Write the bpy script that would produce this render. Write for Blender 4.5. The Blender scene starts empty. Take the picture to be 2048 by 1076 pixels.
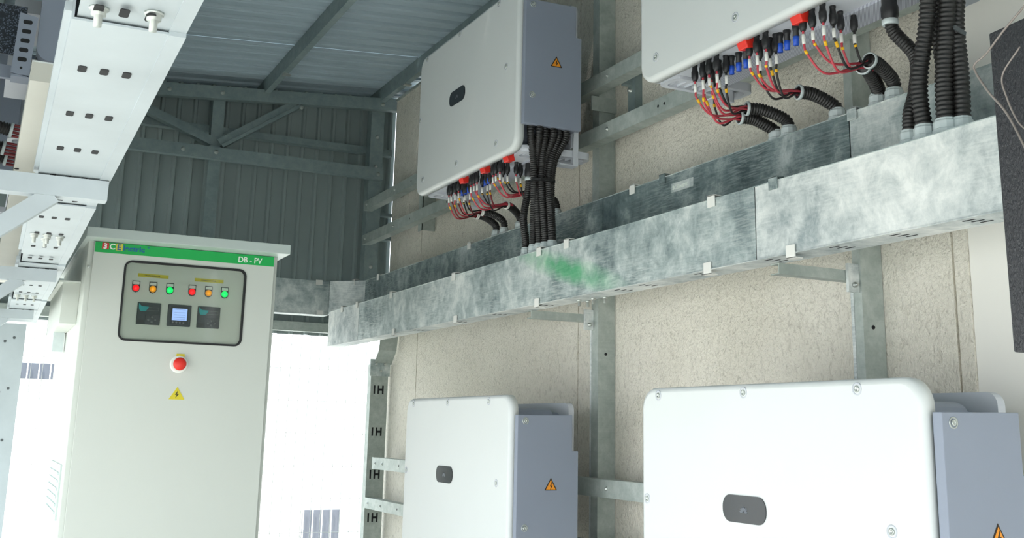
import bpy, bmesh, math, random
from mathutils import Vector, Matrix
C = bpy.context.scene.collection
E = 1.5                      # eye height above the floor; heights below are given above/below the eye
random.seed(4)

# ------------------------------------------------------------------ camera
cam_d = bpy.data.cameras.new('camera'); cam = bpy.data.objects.new('camera', cam_d); C.objects.link(cam)
cam_d.sensor_width = 36.0; cam_d.lens = 36.0 * 2173.0 / 2048.0
cam_d.shift_x = -4.0 / 2048.0; cam_d.shift_y = -164.0 / 2048.0
ax = Vector((0.897, -0.115, -0.426)); ay = Vector((-0.441, -0.187, -0.878))
ay.normalize(); ax = (ax - ax.dot(ay) * ay).normalized(); az = ax.cross(ay)
R = Matrix((ax, ay, az))     # camera -> world
cam.matrix_world = Matrix.Translation((0, 0, E)) @ R.to_4x4()
cam_d.clip_start = 0.02
bpy.context.scene.camera = cam

# ------------------------------------------------------------------ world, sun, exposure
w = bpy.data.worlds.new('world'); bpy.context.scene.world = w; w.use_nodes = True
wn = w.node_tree.nodes; wl = w.node_tree.links
bg = wn['Background']; bg.inputs[1].default_value = 2.5
tc = wn.new('ShaderNodeTexCoord'); sx = wn.new('ShaderNodeSeparateXYZ'); rp = wn.new('ShaderNodeValToRGB')
wl.new(tc.outputs['Generated'], sx.inputs[0]); wl.new(sx.outputs[2], rp.inputs[0]); wl.new(rp.outputs[0], bg.inputs[0])
rp.color_ramp.elements[0].position = 0.0; rp.color_ramp.elements[0].color = (0.93, 0.96, 1.0, 1)
rp.color_ramp.elements[1].position = 0.9; rp.color_ramp.elements[1].color = (0.62, 0.80, 1.0, 1)
sun_d = bpy.data.lights.new('sun', 'SUN'); sun_d.energy = 4.5; sun_d.angle = math.radians(3); sun_d.color = (1, 0.965, 0.91)
sun = bpy.data.objects.new('sun', sun_d); C.objects.link(sun)
sun.rotation_euler = Vector((0.42, 0.30, -0.86)).to_track_quat('-Z', 'Y').to_euler()
sc = bpy.context.scene
sc.view_settings.view_transform = 'Standard'; sc.view_settings.look = 'None'
sc.view_settings.gamma = 1.0; sc.view_settings.use_curve_mapping = False
sc.view_settings.exposure = 0.55

# ------------------------------------------------------------------ materials
def zr0(x): return 2.12 + .078 * (x - 1.43)
def s2l(c):
    return tuple((x / 12.92 if x <= 0.04045 else ((x + 0.055) / 1.055) ** 2.4) for x in [v / 255.0 for v in c]) + (1,)
def base(name, col, rough=0.5, metal=0.0, spec=0.5):
    m = bpy.data.materials.new(name); m.use_nodes = True
    b = m.node_tree.nodes['Principled BSDF']
    b.inputs['Base Color'].default_value = s2l(col); b.inputs['Roughness'].default_value = rough
    b.inputs['Metallic'].default_value = metal; b.inputs['Specular IOR Level'].default_value = spec
    return m, b, m.node_tree.nodes, m.node_tree.links
def coords(n, l, scale=(1, 1, 1), rot=(0, 0, 0)):
    t = n.new('ShaderNodeTexCoord'); mp = n.new('ShaderNodeMapping')
    mp.inputs['Scale'].default_value = scale; mp.inputs['Rotation'].default_value = rot
    g = n.new('ShaderNodeNewGeometry'); l.new(g.outputs['Position'], mp.inputs[0]); return mp
def noise(n, l, mp, scale, detail=4, dist=0.0, rough=0.55):
    x = n.new('ShaderNodeTexNoise'); x.inputs['Scale'].default_value = scale; x.inputs['Detail'].default_value = detail
    x.inputs['Roughness'].default_value = rough; x.inputs['Distortion'].default_value = dist
    l.new(mp.outputs[0], x.inputs['Vector']); return x
def ramp(n, l, src, stops):
    r = n.new('ShaderNodeValToRGB'); e = r.color_ramp.elements
    e[0].position, e[0].color = stops[0]; e[1].position, e[1].color = stops[-1]
    for p, c in stops[1:-1]:
        k = e.new(p); k.color = c
    l.new(src, r.inputs[0]); return r
def mixc(n, l, fac, a, b, mode='MIX'):
    m = n.new('ShaderNodeMix'); m.data_type = 'RGBA'; m.blend_type = mode
    if isinstance(fac, float): m.inputs[0].default_value = fac
    else: l.new(fac, m.inputs[0])
    for i, s in ((6, a), (7, b)):
        if isinstance(s, tuple): m.inputs[i].default_value = s
        else: l.new(s, m.inputs[i])
    return m.outputs[2]
def bump(n, l, b, h, strength, dist=0.002):
    k = n.new('ShaderNodeBump'); k.inputs['Strength'].default_value = strength; k.inputs['Distance'].default_value = dist
    l.new(h, k.inputs['Height']); l.new(k.outputs[0], b.inputs['Normal'])
def plain(name, col, rough=0.5, metal=0.0, var=0.06, scale=6.0, spec=0.5, bmp=0.0):
    m, b, n, l = base(name, col, rough, metal, spec)
    mp = coords(n, l); x = noise(n, l, mp, scale, 5)
    c = s2l(col); lo = tuple(v * (1 - var) for v in c[:3]) + (1,); hi = tuple(min(1, v * (1 + var)) for v in c[:3]) + (1,)
    r = ramp(n, l, x.outputs[0], [(0.3, lo), (0.7, hi)]); l.new(r.outputs[0], b.inputs['Base Color'])
    if bmp: bump(n, l, b, x.outputs[0], bmp)
    return m
def galv(name, dark, mid, light, big=2.2, rough=0.42, metal=0.25, streak=0.5, rot=0.6, lo=.385, hi=.615):
    m, b, n, l = base(name, mid, rough, metal)
    mp = coords(n, l)
    x = noise(n, l, mp, big, 9, .5, 0.62); x2 = noise(n, l, mp, big * 5.5, 9, .3, .72)
    av = n.new('ShaderNodeMix'); av.data_type = 'FLOAT'; av.inputs[0].default_value = .5
    l.new(x.outputs[0], av.inputs[2]); l.new(x2.outputs[0], av.inputs[3])
    r = ramp(n, l, av.outputs[0], [(lo, s2l(dark)), ((lo+hi)/2, s2l(mid)), (hi, s2l(light))])
    mp2 = coords(n, l, (1, 6, 70), (rot, 0, 0)); y = noise(n, l, mp2, 3.0, 4)
    r2 = ramp(n, l, y.outputs[0], [(0.44, (0, 0, 0, 1)), (0.66, (1, 1, 1, 1))])
    z = noise(n, l, mp, 1.7, 3); r3 = ramp(n, l, z.outputs[0], [(0.42, (0, 0, 0, 1)), (0.6, (streak,) * 3 + (1,))])
    mk = mixc(n, l, 1.0, r2.outputs[0], r3.outputs[0], 'MULTIPLY')
    c = mixc(n, l, mk, r.outputs[0], s2l(light))
    l.new(c, b.inputs['Base Color'])
    q = noise(n, l, mp, 30, 3); rr = ramp(n, l, q.outputs[0], [(0.3, (rough - .1,) * 3 + (1,)), (0.7, (rough + .15,) * 3 + (1,))])
    l.new(rr.outputs[0], b.inputs['Roughness'])
    return m, b, n, l
M = {}
M['tray'] = galv('galvanised_sheet', (112, 128, 130), (172, 184, 183), (228, 232, 228))[0]
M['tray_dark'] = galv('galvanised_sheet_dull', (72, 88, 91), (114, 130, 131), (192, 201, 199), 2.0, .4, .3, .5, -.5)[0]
M['tray_white'] = galv('galvanised_sheet_chalky', (146, 158, 160), (202, 208, 206), (238, 240, 236), 2.6, .5, .15, .5, .15)[0]
# galvanised sheet with a green paint smear
m, b, n, l = galv('galvanised_sheet_green_smear', (112, 128, 130), (174, 186, 185), (230, 234, 230))
src = b.inputs['Base Color'].links[0].from_socket
mp = n.new('ShaderNodeMapping'); g = n.new('ShaderNodeNewGeometry'); l.new(g.outputs['Position'], mp.inputs[0])
mp.vector_type = 'TEXTURE'; mp.inputs['Location'].default_value = (1.85, 3.37, E + .565)
mp.inputs['Rotation'].default_value = (0.26, 0, 0); mp.inputs['Scale'].default_value = (5, .50, .062)
gr = n.new('ShaderNodeTexGradient'); gr.gradient_type = 'SPHERICAL'; l.new(mp.outputs[0], gr.inputs[0])
mp3 = coords(n, l); x = noise(n, l, mp3, 14, 5)
mm = n.new('ShaderNodeMath'); mm.operation = 'MULTIPLY'; l.new(gr.outputs['Fac'], mm.inputs[0]); l.new(x.outputs[0], mm.inputs[1])
r = ramp(n, l, mm.outputs[0], [(0.04, (0, 0, 0, 1)), (0.42, (.7, .7, .7, 1))])
l.new(mixc(n, l, r.outputs[0], src, s2l((60, 178, 112))), b.inputs['Base Color'])
M['tray_green'] = m
M['post'] = galv('galvanised_channel', (150, 160, 154), (166, 175, 169), (184, 192, 186), 5, .5, .2, .2)[0]
M['truss'] = galv('dull_steel_channel', (124, 140, 140), (134, 150, 150), (146, 160, 158), 4, .5, .2, .15)[0]
M['tray_left'] = plain('white_galvanised_sheet', (172, 181, 184), .5, .05, .07, 6)
M['tray_beige_lit'] = plain('beige_lit_sheet', (186, 186, 176), .5, .05, .04, 5)  # beige light on the trunking underside, put into the sheet colour
M['nut'] = plain('zinc_bolt', (190, 195, 190), .35, .7)
M['clad'] = plain('painted_cladding', (150, 163, 161), .55, 0, .05, 3)
M['roof'] = plain('painted_roof_sheet', (170, 187, 195), .5, 0, .05, 2)
# roughcast wall
m, b, n, l = base('roughcast_wall', (214, 206, 188), .85)
mp = coords(n, l); a = noise(n, l, mp, 1.3, 5); r = ramp(n, l, a.outputs[0], [(.3, s2l((222, 217, 202))), (.7, s2l((243, 238, 225)))])
mp2 = coords(n, l, (1, 1.3, .8), (.5, 0, 0)); s = noise(n, l, mp2, 48, 6, 1.2); v = noise(n, l, mp, 110, 3)
r2 = ramp(n, l, s.outputs[0], [(.30, s2l((150, 144, 130))), (.48, (1, 1, 1, 1))])
l.new(mixc(n, l, .35, r.outputs[0], r2.outputs[0], 'MULTIPLY'), b.inputs['Base Color'])
ad = n.new('ShaderNodeMath'); ad.operation = 'ADD'; l.new(s.outputs[0], ad.inputs[0]); l.new(v.outputs[0], ad.inputs[1])
bump(n, l, b, ad.outputs[0], 1.0, .008); M['wall'] = m
M['white_wall'] = plain('smooth_white_plaster', (236, 234, 226), .8, 0, .02, 2)
M['cover'] = plain('inverter_cover_white', (214, 218, 216), .42, 0, .01, 3)
M['grey'] = plain('inverter_grey_coat', (138, 146, 160), .5, 0, .02, 4)
M['pale'] = plain('pale_grey_coat', (196, 200, 206), .5, 0, .02, 4)
M['cab'] = plain('cabinet_coat', (200, 205, 197), .4, 0, .01, 3)
M['hood'] = plain('cabinet_hood_coat', (188, 200, 195), .4, 0, .01, 3)
M['inner'] = plain('cabinet_inner_panel', (222, 226, 216), .5, 0, .02, 3)
M['black'] = plain('black_plastic', (34, 35, 37), .45, 0, .1, 20)
M['rubber'] = plain('black_rubber', (22, 23, 24), .6, 0, .1, 20)
M['conduit'] = plain('black_corrugated_plastic', (32, 31, 30), .42, 0, .1, 14)
M['dark'] = plain('dark_gap', (26, 28, 30), .8, 0, .02)
M['glassblack'] = plain('display_glass', (26, 31, 38), .12, 0, .02)
M['logo'] = plain('display_logo_grey', (92, 98, 106), .4)
M['red'] = plain('red_plastic', (222, 44, 30), .4, 0, .05)
M['blue'] = plain('blue_plastic', (32, 84, 196), .4, 0, .05)
M['redwire'] = plain('red_cable_sheath', (190, 66, 78), .45, 0, .05)
M['darkred'] = plain('dark_red_cable_sheath', (120, 36, 40), .45, 0, .05)
M['blackwire'] = plain('black_cable_sheath', (30, 28, 28), .5, 0, .05)
M['white'] = plain('white_plastic', (226, 226, 220), .5, 0, .02)
M['yellow'] = plain('yellow_tape', (240, 184, 24), .5, 0, .03)
M['zinc'] = plain('plated_gland', (196, 206, 206), .4, .1, .08, 20)
M['green'] = plain('green_band_print', (0, 166, 76), .45, 0, .03)
M['logored'] = plain('logo_red', (200, 30, 44), .5); M['logoyel'] = plain('logo_yellow', (206, 196, 66), .5)
M['logoblue'] = plain('logo_blue', (20, 92, 150), .5); M['ink'] = plain('ink_dark', (70, 66, 20), .5)
M['print'] = plain('print_white', (232, 238, 230), .5)
M['labelyel'] = plain('label_yellow', (214, 198, 40), .5)
M['warn'] = plain('warning_orange', (236, 150, 36), .5); M['warnblack'] = plain('warning_black', (40, 26, 12), .5)
M['teal'] = plain('teal_print', (30, 170, 176), .5); M['meter'] = plain('meter_grey', (74, 80, 82), .45)
M['meterdark'] = plain('meter_dark', (48, 56, 58), .4); M['button'] = plain('button_grey', (120, 126, 124), .5)
M['wirecable'] = plain('grey_thin_cable', (128, 120, 114), .4, 0, .1)
M['fence'] = plain('white_coated_wire', (214, 216, 212), .5)
M['concrete'] = plain('pale_concrete', (214, 208, 196), .9, 0, .08, 1.5)
M['floor'] = plain('floor_concrete', (214, 210, 200), .85, 0, .08, 1.5)
M['build'] = plain('far_white_render', (232, 232, 226), .85, 0, .03, .6)
M['darkglass'] = plain('far_window', (96, 100, 108), .3)
def emis(name, col, st, rough=.3):
    m, b, n, l = base(name, col, rough); b.inputs['Emission Color'].default_value = s2l(col); b.inputs['Emission Strength'].default_value = st; return m
M['lr'] = emis('lamp_red', (236, 24, 30), .55); M['ly'] = emis('lamp_amber', (226, 150, 20), .35); M['lg'] = emis('lamp_green', (10, 214, 96), .8)
M['lcd'] = emis('lcd_blue', (150, 176, 222), .55)
m, b, n, l = base('leathery_black', (44, 45, 48), .42)
mp = coords(n, l, (1, 2.5, 1)); x = noise(n, l, mp, 130, 3, .8); bump(n, l, b, x.outputs[0], 1.0, .003); M['panel'] = m
# fan grille: perforated sheet
m, b, n, l = base('perforated_sheet', (168, 172, 182), .5)
mp = coords(n, l, (1, 1, 1), (0, 0, .785)); wv = n.new('ShaderNodeTexWave'); wv.inputs['Scale'].default_value = 95
l.new(mp.outputs[0], wv.inputs['Vector']); r = ramp(n, l, wv.outputs['Fac'], [(.35, s2l((132, 136, 148))), (.6, s2l((200, 203, 212)))])
l.new(r.outputs[0], b.inputs['Base Color']); M['grille'] = m
m, b, n, l = base('perforated_end_sheet', (96, 104, 118), .5)
mp = coords(n, l, (1, 1, 1)); vo = n.new('ShaderNodeTexVoronoi'); vo.inputs['Scale'].default_value = 200
l.new(mp.outputs[0], vo.inputs['Vector']); r = ramp(n, l, vo.outputs['Distance'], [(.3, s2l((96, 106, 122))), (.5, s2l((30, 36, 44)))])
l.new(r.outputs[0], b.inputs['Base Color']); M['grille_end'] = m
# window pane of the cabinet: clear acrylic
m = bpy.data.materials.new('clear_pane'); m.use_nodes = True; n = m.node_tree.nodes; l = m.node_tree.links
n.remove(n['Principled BSDF']); o = n['Material Output']; t = n.new('ShaderNodeBsdfTransparent'); gl = n.new('ShaderNodeBsdfGlossy')
t.inputs[0].default_value = (.93, .95, .93, 1); gl.inputs['Roughness'].default_value = .06
mx = n.new('ShaderNodeMixShader'); fr = n.new('ShaderNodeFresnel'); fr.inputs[0].default_value = 1.45
l.new(fr.outputs[0], mx.inputs[0]); l.new(t.outputs[0], mx.inputs[1]); l.new(gl.outputs[0], mx.inputs[2]); l.new(mx.outputs[0], o.inputs[0]); M['glass'] = m

# ------------------------------------------------------------------ mesh helpers
class MB:
    def __init__(s): s.v = []; s.f = []; s.sm = []
    def add(s, vs, fs, smooth=False):
        k = len(s.v); s.v += [tuple(p) for p in vs]; s.f += [tuple(i + k for i in f) for f in fs]; s.sm += [smooth] * len(fs); return s
    def box(s, x0, x1, y0, y1, z0, z1):
        vs = [(x, y, z) for x in (x0, x1) for y in (y0, y1) for z in (z0, z1)]
        return s.add(vs, [(0, 1, 3, 2), (4, 6, 7, 5), (0, 4, 5, 1), (2, 3, 7, 6), (0, 2, 6, 4), (1, 5, 7, 3)])
    def prism(s, poly, axis, a0, a1):
        # poly: 2D points; axis: extrude axis. coordinates fill the two others in order
        def P(p, a):
            return {'x': (a, p[0], p[1]), 'y': (p[0], a, p[1]), 'z': (p[0], p[1], a)}[axis]
        k = len(poly); vs = [P(p, a0) for p in poly] + [P(p, a1) for p in poly]
        fs = [tuple(range(k))[::-1], tuple(range(k, 2 * k))] + [(i, (i + 1) % k, k + (i + 1) % k, k + i) for i in range(k)]
        return s.add(vs, fs)
    def bar(s, p, q, w, d, up=(0, 0, 1)):
        p = Vector(p); q = Vector(q); t = (q - p).normalized(); u = Vector(up).cross(t).normalized(); n_ = t.cross(u)
        vs = []
        for c in (p, q):
            for a, b_ in ((-1, -1), (1, -1), (1, 1), (-1, 1)): vs.append(c + u * (a * w / 2) + n_ * (b_ * d / 2))
        return s.add(vs, [(3, 2, 1, 0), (4, 5, 6, 7), (0, 1, 5, 4), (1, 2, 6, 5), (2, 3, 7, 6), (3, 0, 4, 7)])
    def chan(s, axis, a0, a1, u0, u1, v0, v1, t=.003, swap=False, lip=0):
        # C section: web at u0, flanges v0 and v1 running to u1
        p = [(u0, v0), (u1, v0)] + ([(u1, v0 + lip), (u1 - t, v0 + lip)] if lip else []) + [(u1 - (t if lip else 0), v0 + t), (u0 + t, v0 + t), (u0 + t, v1 - t), (u1 - (t if lip else 0), v1 - t)] + ([(u1 - t, v1 - lip), (u1, v1 - lip)] if lip else []) + [(u1, v1), (u0, v1)]
        return s.prism([(b_, a) for a, b_ in p] if swap else p, axis, a0, a1)
    def lathe(s, c, prof, axis='z', seg=14, smooth=True, d=None, cap=True):
        # prof: list of (radius, along); c: origin; axis direction
        dv = Vector({'x': (1, 0, 0), 'y': (0, 1, 0), 'z': (0, 0, 1), '-x': (-1, 0, 0), '-y': (0, -1, 0), '-z': (0, 0, -1)}[axis]) if d is None else Vector(d).normalized()
        u = dv.orthogonal().normalized(); w_ = dv.cross(u); c = Vector(c); vs = []
        for r, a in prof:
            for i in range(seg):
                th = 2 * math.pi * i / seg; vs.append(c + dv * a + (u * math.cos(th) + w_ * math.sin(th)) * r)
        fs = []
        for j in range(len(prof) - 1):
            for i in range(seg): fs.append((j * seg + i, j * seg + (i + 1) % seg, (j + 1) * seg + (i + 1) % seg, (j + 1) * seg + i))
        k = len(prof)
        s.add(vs, fs, smooth); b = len(s.v) - len(vs)
        if not cap: return s
        s.f += [tuple(b + i for i in range(seg))[::-1], tuple(b + (k - 1) * seg + i for i in range(seg))]; s.sm += [False, False]
        return s
    def tube(s, pts, rad, seg=8):
        # rad: number or list
        n_ = len(pts); pts = [Vector(p) for p in pts]; vs = []; prev = None
        for i, p in enumerate(pts):
            t = (pts[min(i + 1, n_ - 1)] - pts[max(i - 1, 0)]).normalized()
            if prev is None: u = t.orthogonal().normalized()
            else: u = (prev - t * prev.dot(t)).normalized()
            prev = u; w_ = t.cross(u); r = rad[i] if isinstance(rad, list) else rad
            for k in range(seg):
                th = 2 * math.pi * k / seg; vs.append(p + (u * math.cos(th) + w_ * math.sin(th)) * r)
        fs = [(i * seg + k, i * seg + (k + 1) % seg, (i + 1) * seg + (k + 1) % seg, (i + 1) * seg + k) for i in range(n_ - 1) for k in range(seg)]
        fs += [tuple(range(seg))[::-1], tuple((n_ - 1) * seg + k for k in range(seg))]
        return s.add(vs, fs, True)
    def build(s, name, mat, parent=None, local=False, bevel=0, E_=True):
        me = bpy.data.meshes.new(name); off = Vector((0, 0, 0))
        if not local:
            off = Vector((0, 0, E)) if E_ else off
            q = parent
            while q is not None: off = off - q.location; q = q.parent
        me.from_pydata([tuple(Vector(p) + off) for p in s.v], [], s.f)
        me.polygons.foreach_set('use_smooth', s.sm); me.update()
        bm = bmesh.new(); bm.from_mesh(me); bmesh.ops.recalc_face_normals(bm, faces=bm.faces)
        if bevel: bmesh.ops.bevel(bm, geom=[e for e in bm.edges if e.calc_face_angle(0) > .6], offset=bevel, segments=2, affect='EDGES', profile=.5)
        bm.to_mesh(me); bm.free()
        me.materials.append(M[mat] if isinstance(mat, str) else mat)
        o = bpy.data.objects.new(name, me); C.objects.link(o)
        if parent: o.parent = parent
        return o
def tag(o, label=None, cat=None, group=None, kind=None):
    if label: o['label'] = label
    if cat: o['category'] = cat
    if group: o['group'] = group
    if kind: o['kind'] = kind
    return o
def root(name, x, y, z, label, cat, group=None, rz=0):
    o = bpy.data.objects.new(name, None); C.objects.link(o); o.location = (x, y, z + E); o.rotation_euler = (0, 0, rz)
    o.empty_display_size = .1; return tag(o, label, cat, group)
def copy_tree(o, parent=None, over=None):
    c = o.copy(); C.objects.link(c)
    if parent: c.parent = parent
    for ch in list(o.children): copy_tree(ch, c)
    return c
def crv(pts, n_=8):
    # Catmull-Rom through the points
    P = [Vector(p) for p in pts]; P = [2 * P[0] - P[1]] + P + [2 * P[-1] - P[-2]]; out = []
    for i in range(1, len(P) - 2):
        for k in range(n_):
            t = k / n_; a, b_, c, d = P[i - 1], P[i], P[i + 1], P[i + 2]
            out.append(.5 * ((2 * b_) + (c - a) * t + (2 * a - 5 * b_ + 4 * c - d) * t * t + (3 * b_ - a - 3 * c + d) * t ** 3))
    out.append(P[-2]); return out
def resample(pts, step):
    out = [pts[0]]; acc = 0; last = pts[0]
    L = sum((pts[i + 1] - pts[i]).length for i in range(len(pts) - 1)); n_ = max(2, round(L / step)); step = L / n_; k = 0; need = step
    for i in range(len(pts) - 1):
        a, b_ = pts[i], pts[i + 1]; d = (b_ - a).length; pos = 0
        while d - pos >= need - 1e-9 and len(out) < n_:
            pos += need; out.append(a.lerp(b_, min(1, pos / d))); need = step
        need -= (d - pos)
    out.append(pts[-1]); return out
def rrect(w_, h, r, seg=6, cx=0, cy=0):
    out = []
    for sx_, sy_, a0 in ((1, 1, 0), (-1, 1, 90), (-1, -1, 180), (1, -1, 270)):
        for k in range(seg + 1):
            a = math.radians(a0 + 90 * k / seg); out.append((cx + sx_ * (w_ / 2 - r) + r * math.cos(a), cy + sy_ * (h / 2 - r) + r * math.sin(a)))
    return out
def text(name, s, size, mat, parent, loc, rot, bold=0.0, ext=.0006, squash=1.0, local=False):
    cu = bpy.data.curves.new(name, 'FONT'); cu.body = s; cu.size = size; cu.extrude = ext; cu.offset = bold
    t = bpy.data.objects.new(name, cu); C.objects.link(t)
    dg = bpy.context.evaluated_depsgraph_get(); me = bpy.data.meshes.new_from_object(t.evaluated_get(dg)); bpy.data.objects.remove(t)
    o = bpy.data.objects.new(name, me); C.objects.link(o); me.materials.clear(); me.materials.append(M[mat])
    Lc = Vector(loc)
    if not local:
        Lc.z += E; q = parent
        while q is not None: Lc = Lc - q.location; q = q.parent
    o.parent = parent; o.location = Lc; o.rotation_euler = rot; o.scale = (squash, 1, 1); return o

# ------------------------------------------------------------------ setting
MB().box(-8, 9, -6, 7.2, -1.62, -1.5).build('floor', 'floor').__setitem__('kind', 'structure')
yard = MB().box(-30, 40, -25, 40, -1.75, -1.63).build('floor_yard', 'concrete'); yard['kind'] = 'structure'
# right wall: roughcast panels with recessed joints
wr = bpy.data.objects.new('wall_right', None); C.objects.link(wr); wr.location = (2.27, 4.2, 0); wr['kind'] = 'structure'
for a, b_ in ((1.982, 2.026), (2.034, 4.02), (4.028, 5.90), (5.908, 6.445)):
    MB().box(2.27, 2.42, a, b_, -1.5, 2.07).build('wall_panel', 'wall', wr)
MB().box(2.278, 2.41, 2.0, 6.43, -1.5, 2.06).build('wall_core', 'wall', wr)
MB().box(2.26, 2.43, 2.3, 6.445, 2.07, 2.084).build('wall_capping', 'post', wr)
ww = MB().box(2.275, 2.42, -3, 1.981, -1.5, 2.15).build('wall_right_white', 'white_wall'); ww['kind'] = 'structure'
# eaves flashing above the right wall
fl = MB().box(2.46, 2.47, -3, 6.35, 2.02, 2.25).build('trim_1', 'clad'); fl['kind'] = 'structure'
# back wall of ribbed cladding sheets
wb = bpy.data.objects.new('wall_back', None); C.objects.link(wb); wb.location = (0.5, 6.8, 0); wb['kind'] = 'structure'
def ribbed(x0, x1, pitch, depth, z0f, z1f, Y):
    pts = []; x = x0
    while x < x1 - 1e-6:
        for dx, dy in ((0, 0), (pitch * .62, 0), (pitch * .70, -depth), (pitch * .86, -depth), (pitch * .94, 0)):
            if x + dx < x1: pts.append((x + dx, Y + dy))
        x += pitch
    pts.append((x1, Y)); return pts
xs = [-2.6, -1.605, -.61, .385, 1.38, 2.392]
for i in range(5):
    a, b_ = xs[i], xs[i + 1]
    p = ribbed(a, b_, .0995, .022, None, None, 6.80)
    def zt(x): return 2.205 - .078 * (2.4 - x)
    vs = []; fs = []
    for x, y in p: vs += [(x, y, .56), (x, y, zt(x))]
    k = len(vs)
    for x, y in p: vs += [(x, y + .004, .56), (x, y + .004, zt(x))]
    for j in range(len(p) - 1):
        fs += [(2*j, 2*j+2, 2*j+3, 2*j+1), (k+2*j, k+2*j+1, k+2*j+3, k+2*j+2), (2*j, k+2*j, k+2*j+2, 2*j+2), (2*j+1, 2*j+3, k+2*j+3, k+2*j+1)]
    fs += [(0, 1, k+1, k), (k-2, 2*k-2, 2*k-1, k-1)]
    MB().add(vs, fs).build('cladding_sheet', 'clad', wb)
# left wall: the same ribbed cladding, open below
wL = bpy.data.objects.new('wall_left', None); C.objects.link(wL); wL.location = (-.62, 2, 0); wL['kind'] = 'structure'
for i in range(10):
    a = -3.2 + i * .995; b_ = a + .995; p = ribbed(a, b_, .0995, .022, None, None, 0); vs = []; fs = []
    for yy, d in p: vs += [(-.64 - d, yy, .55), (-.64 - d, yy, 1.96)]
    k = len(vs)
    for yy, d in p: vs += [(-.644 - d, yy, .55), (-.644 - d, yy, 1.96)]
    for j in range(len(p) - 1):
        fs += [(2*j, 2*j+2, 2*j+3, 2*j+1), (k+2*j, k+2*j+1, k+2*j+3, k+2*j+2), (2*j, k+2*j, k+2*j+2, 2*j+2), (2*j+1, 2*j+3, k+2*j+3, k+2*j+1)]
    MB().add(vs, fs).build('cladding_sheet', 'clad', wL)
# roof sheets, ribs running across (along x), pitch rising to the right
wF = MB()  # unseen cladding behind the camera, added to cut the light from that side
vs = []; fs = []; p = ribbed(-.64, 2.27, .0995, .022, None, None, -3.2)
for x, yy in p: vs += [(x, yy, .55), (x, yy, zr0(x))]
k = len(vs)
for x, yy in p: vs += [(x, yy - .03, .55), (x, yy - .03, zr0(x))]
for j in range(len(p) - 1):
    fs += [(2*j, 2*j+2, 2*j+3, 2*j+1), (k+2*j, k+2*j+1, k+2*j+3, k+2*j+2), (2*j, k+2*j, k+2*j+2, 2*j+2), (2*j+1, 2*j+3, k+2*j+3, k+2*j+1)]
o = wF.add(vs, fs).build('wall_front_light_block', 'clad'); o['kind'] = 'structure'
o = MB().box(2.412, 2.416, 6.46, 6.78, -1.5, 2.2).build('trim_sky_block', 'clad'); o['kind'] = 'structure'  # sheet added outside the corner to keep skylight off the back cladding
ce = bpy.data.objects.new('ceiling', None); C.objects.link(ce); ce.location = (.5, 2, 3.6); ce['kind'] = 'structure'
def zr(x): return 2.125 + .078 * (x - 1.43)
y = 6.93; pitch = .1335
while y > -3.2:
    pr = []; y0 = y - pitch * 8
    yy = y
    for r_ in range(8):
        for dy, dz in ((0, 0), (.35, 0), (.43, .006), (.50, 0), (.60, 0), (.70, .026), (.86, .026), (.96, 0)):
            pr.append((yy - dy * pitch, dz))
        yy -= pitch
    pr.append((yy + .004, 0))
    vs = []; fs = []
    for a, dz in pr:
        for x in (-1.35, 2.72): vs.append((x, a, zr(x) + dz))
    k = len(vs)
    for a, dz in pr:
        for x in (-1.35, 2.72): vs.append((x, a, zr(x) + dz + .004))
    for j in range(len(pr) - 1):
        fs += [(2*j, 2*j+1, 2*j+3, 2*j+2), (k+2*j, k+2*j+2, k+2*j+3, k+2*j+1), (2*j, 2*j+2, k+2*j+2, k+2*j), (2*j+1, k+2*j+1, k+2*j+3, 2*j+3)]
    fs += [(0, k, k+1, 1), (k-2, k-1, 2*k-1, 2*k-2)]
    MB().add(vs, fs).build('roof_sheet', 'roof', ce)
    y = y0
# roof purlins (C channels along the depth)
def cchan_y(name, x, z0, z1, w_, y0, y1, mat, label, cat, group):
    o = root(name, x, (y0 + y1) / 2, z0, label, cat, group)
    t = .004
    MB().chan('y', y0, y1, x, x + w_, z0, z1, t, lip=.014).build('web', mat, o)
    return o
for i, (x, lab) in enumerate(((-.88, 'grey steel roof purlin over the left row, hidden by its trays'), (-.11, 'grey steel roof purlin just left of the camera, above the left trays'), (.66, 'grey steel roof purlin over the electrical cabinet, behind the left trays'), (1.43, 'grey steel roof purlin running through the middle of the corrugated roof'), (2.19, 'grey steel roof purlin along the top of the beige wall'))):
    o = cchan_y('roof_purlin', x, zr(x) - .095, zr(x) - .001, .036, -3, 6.78, 'truss', lab, 'purlin', 'roof purlins')
    for k in range(4):
        MB().box(x + .004, x + .05, 6.1 - k * 1.9, 6.14 - k * 1.9, zr(x) - .102, zr(x) - .0955).build('purlin_clip', 'nut', o)

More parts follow.
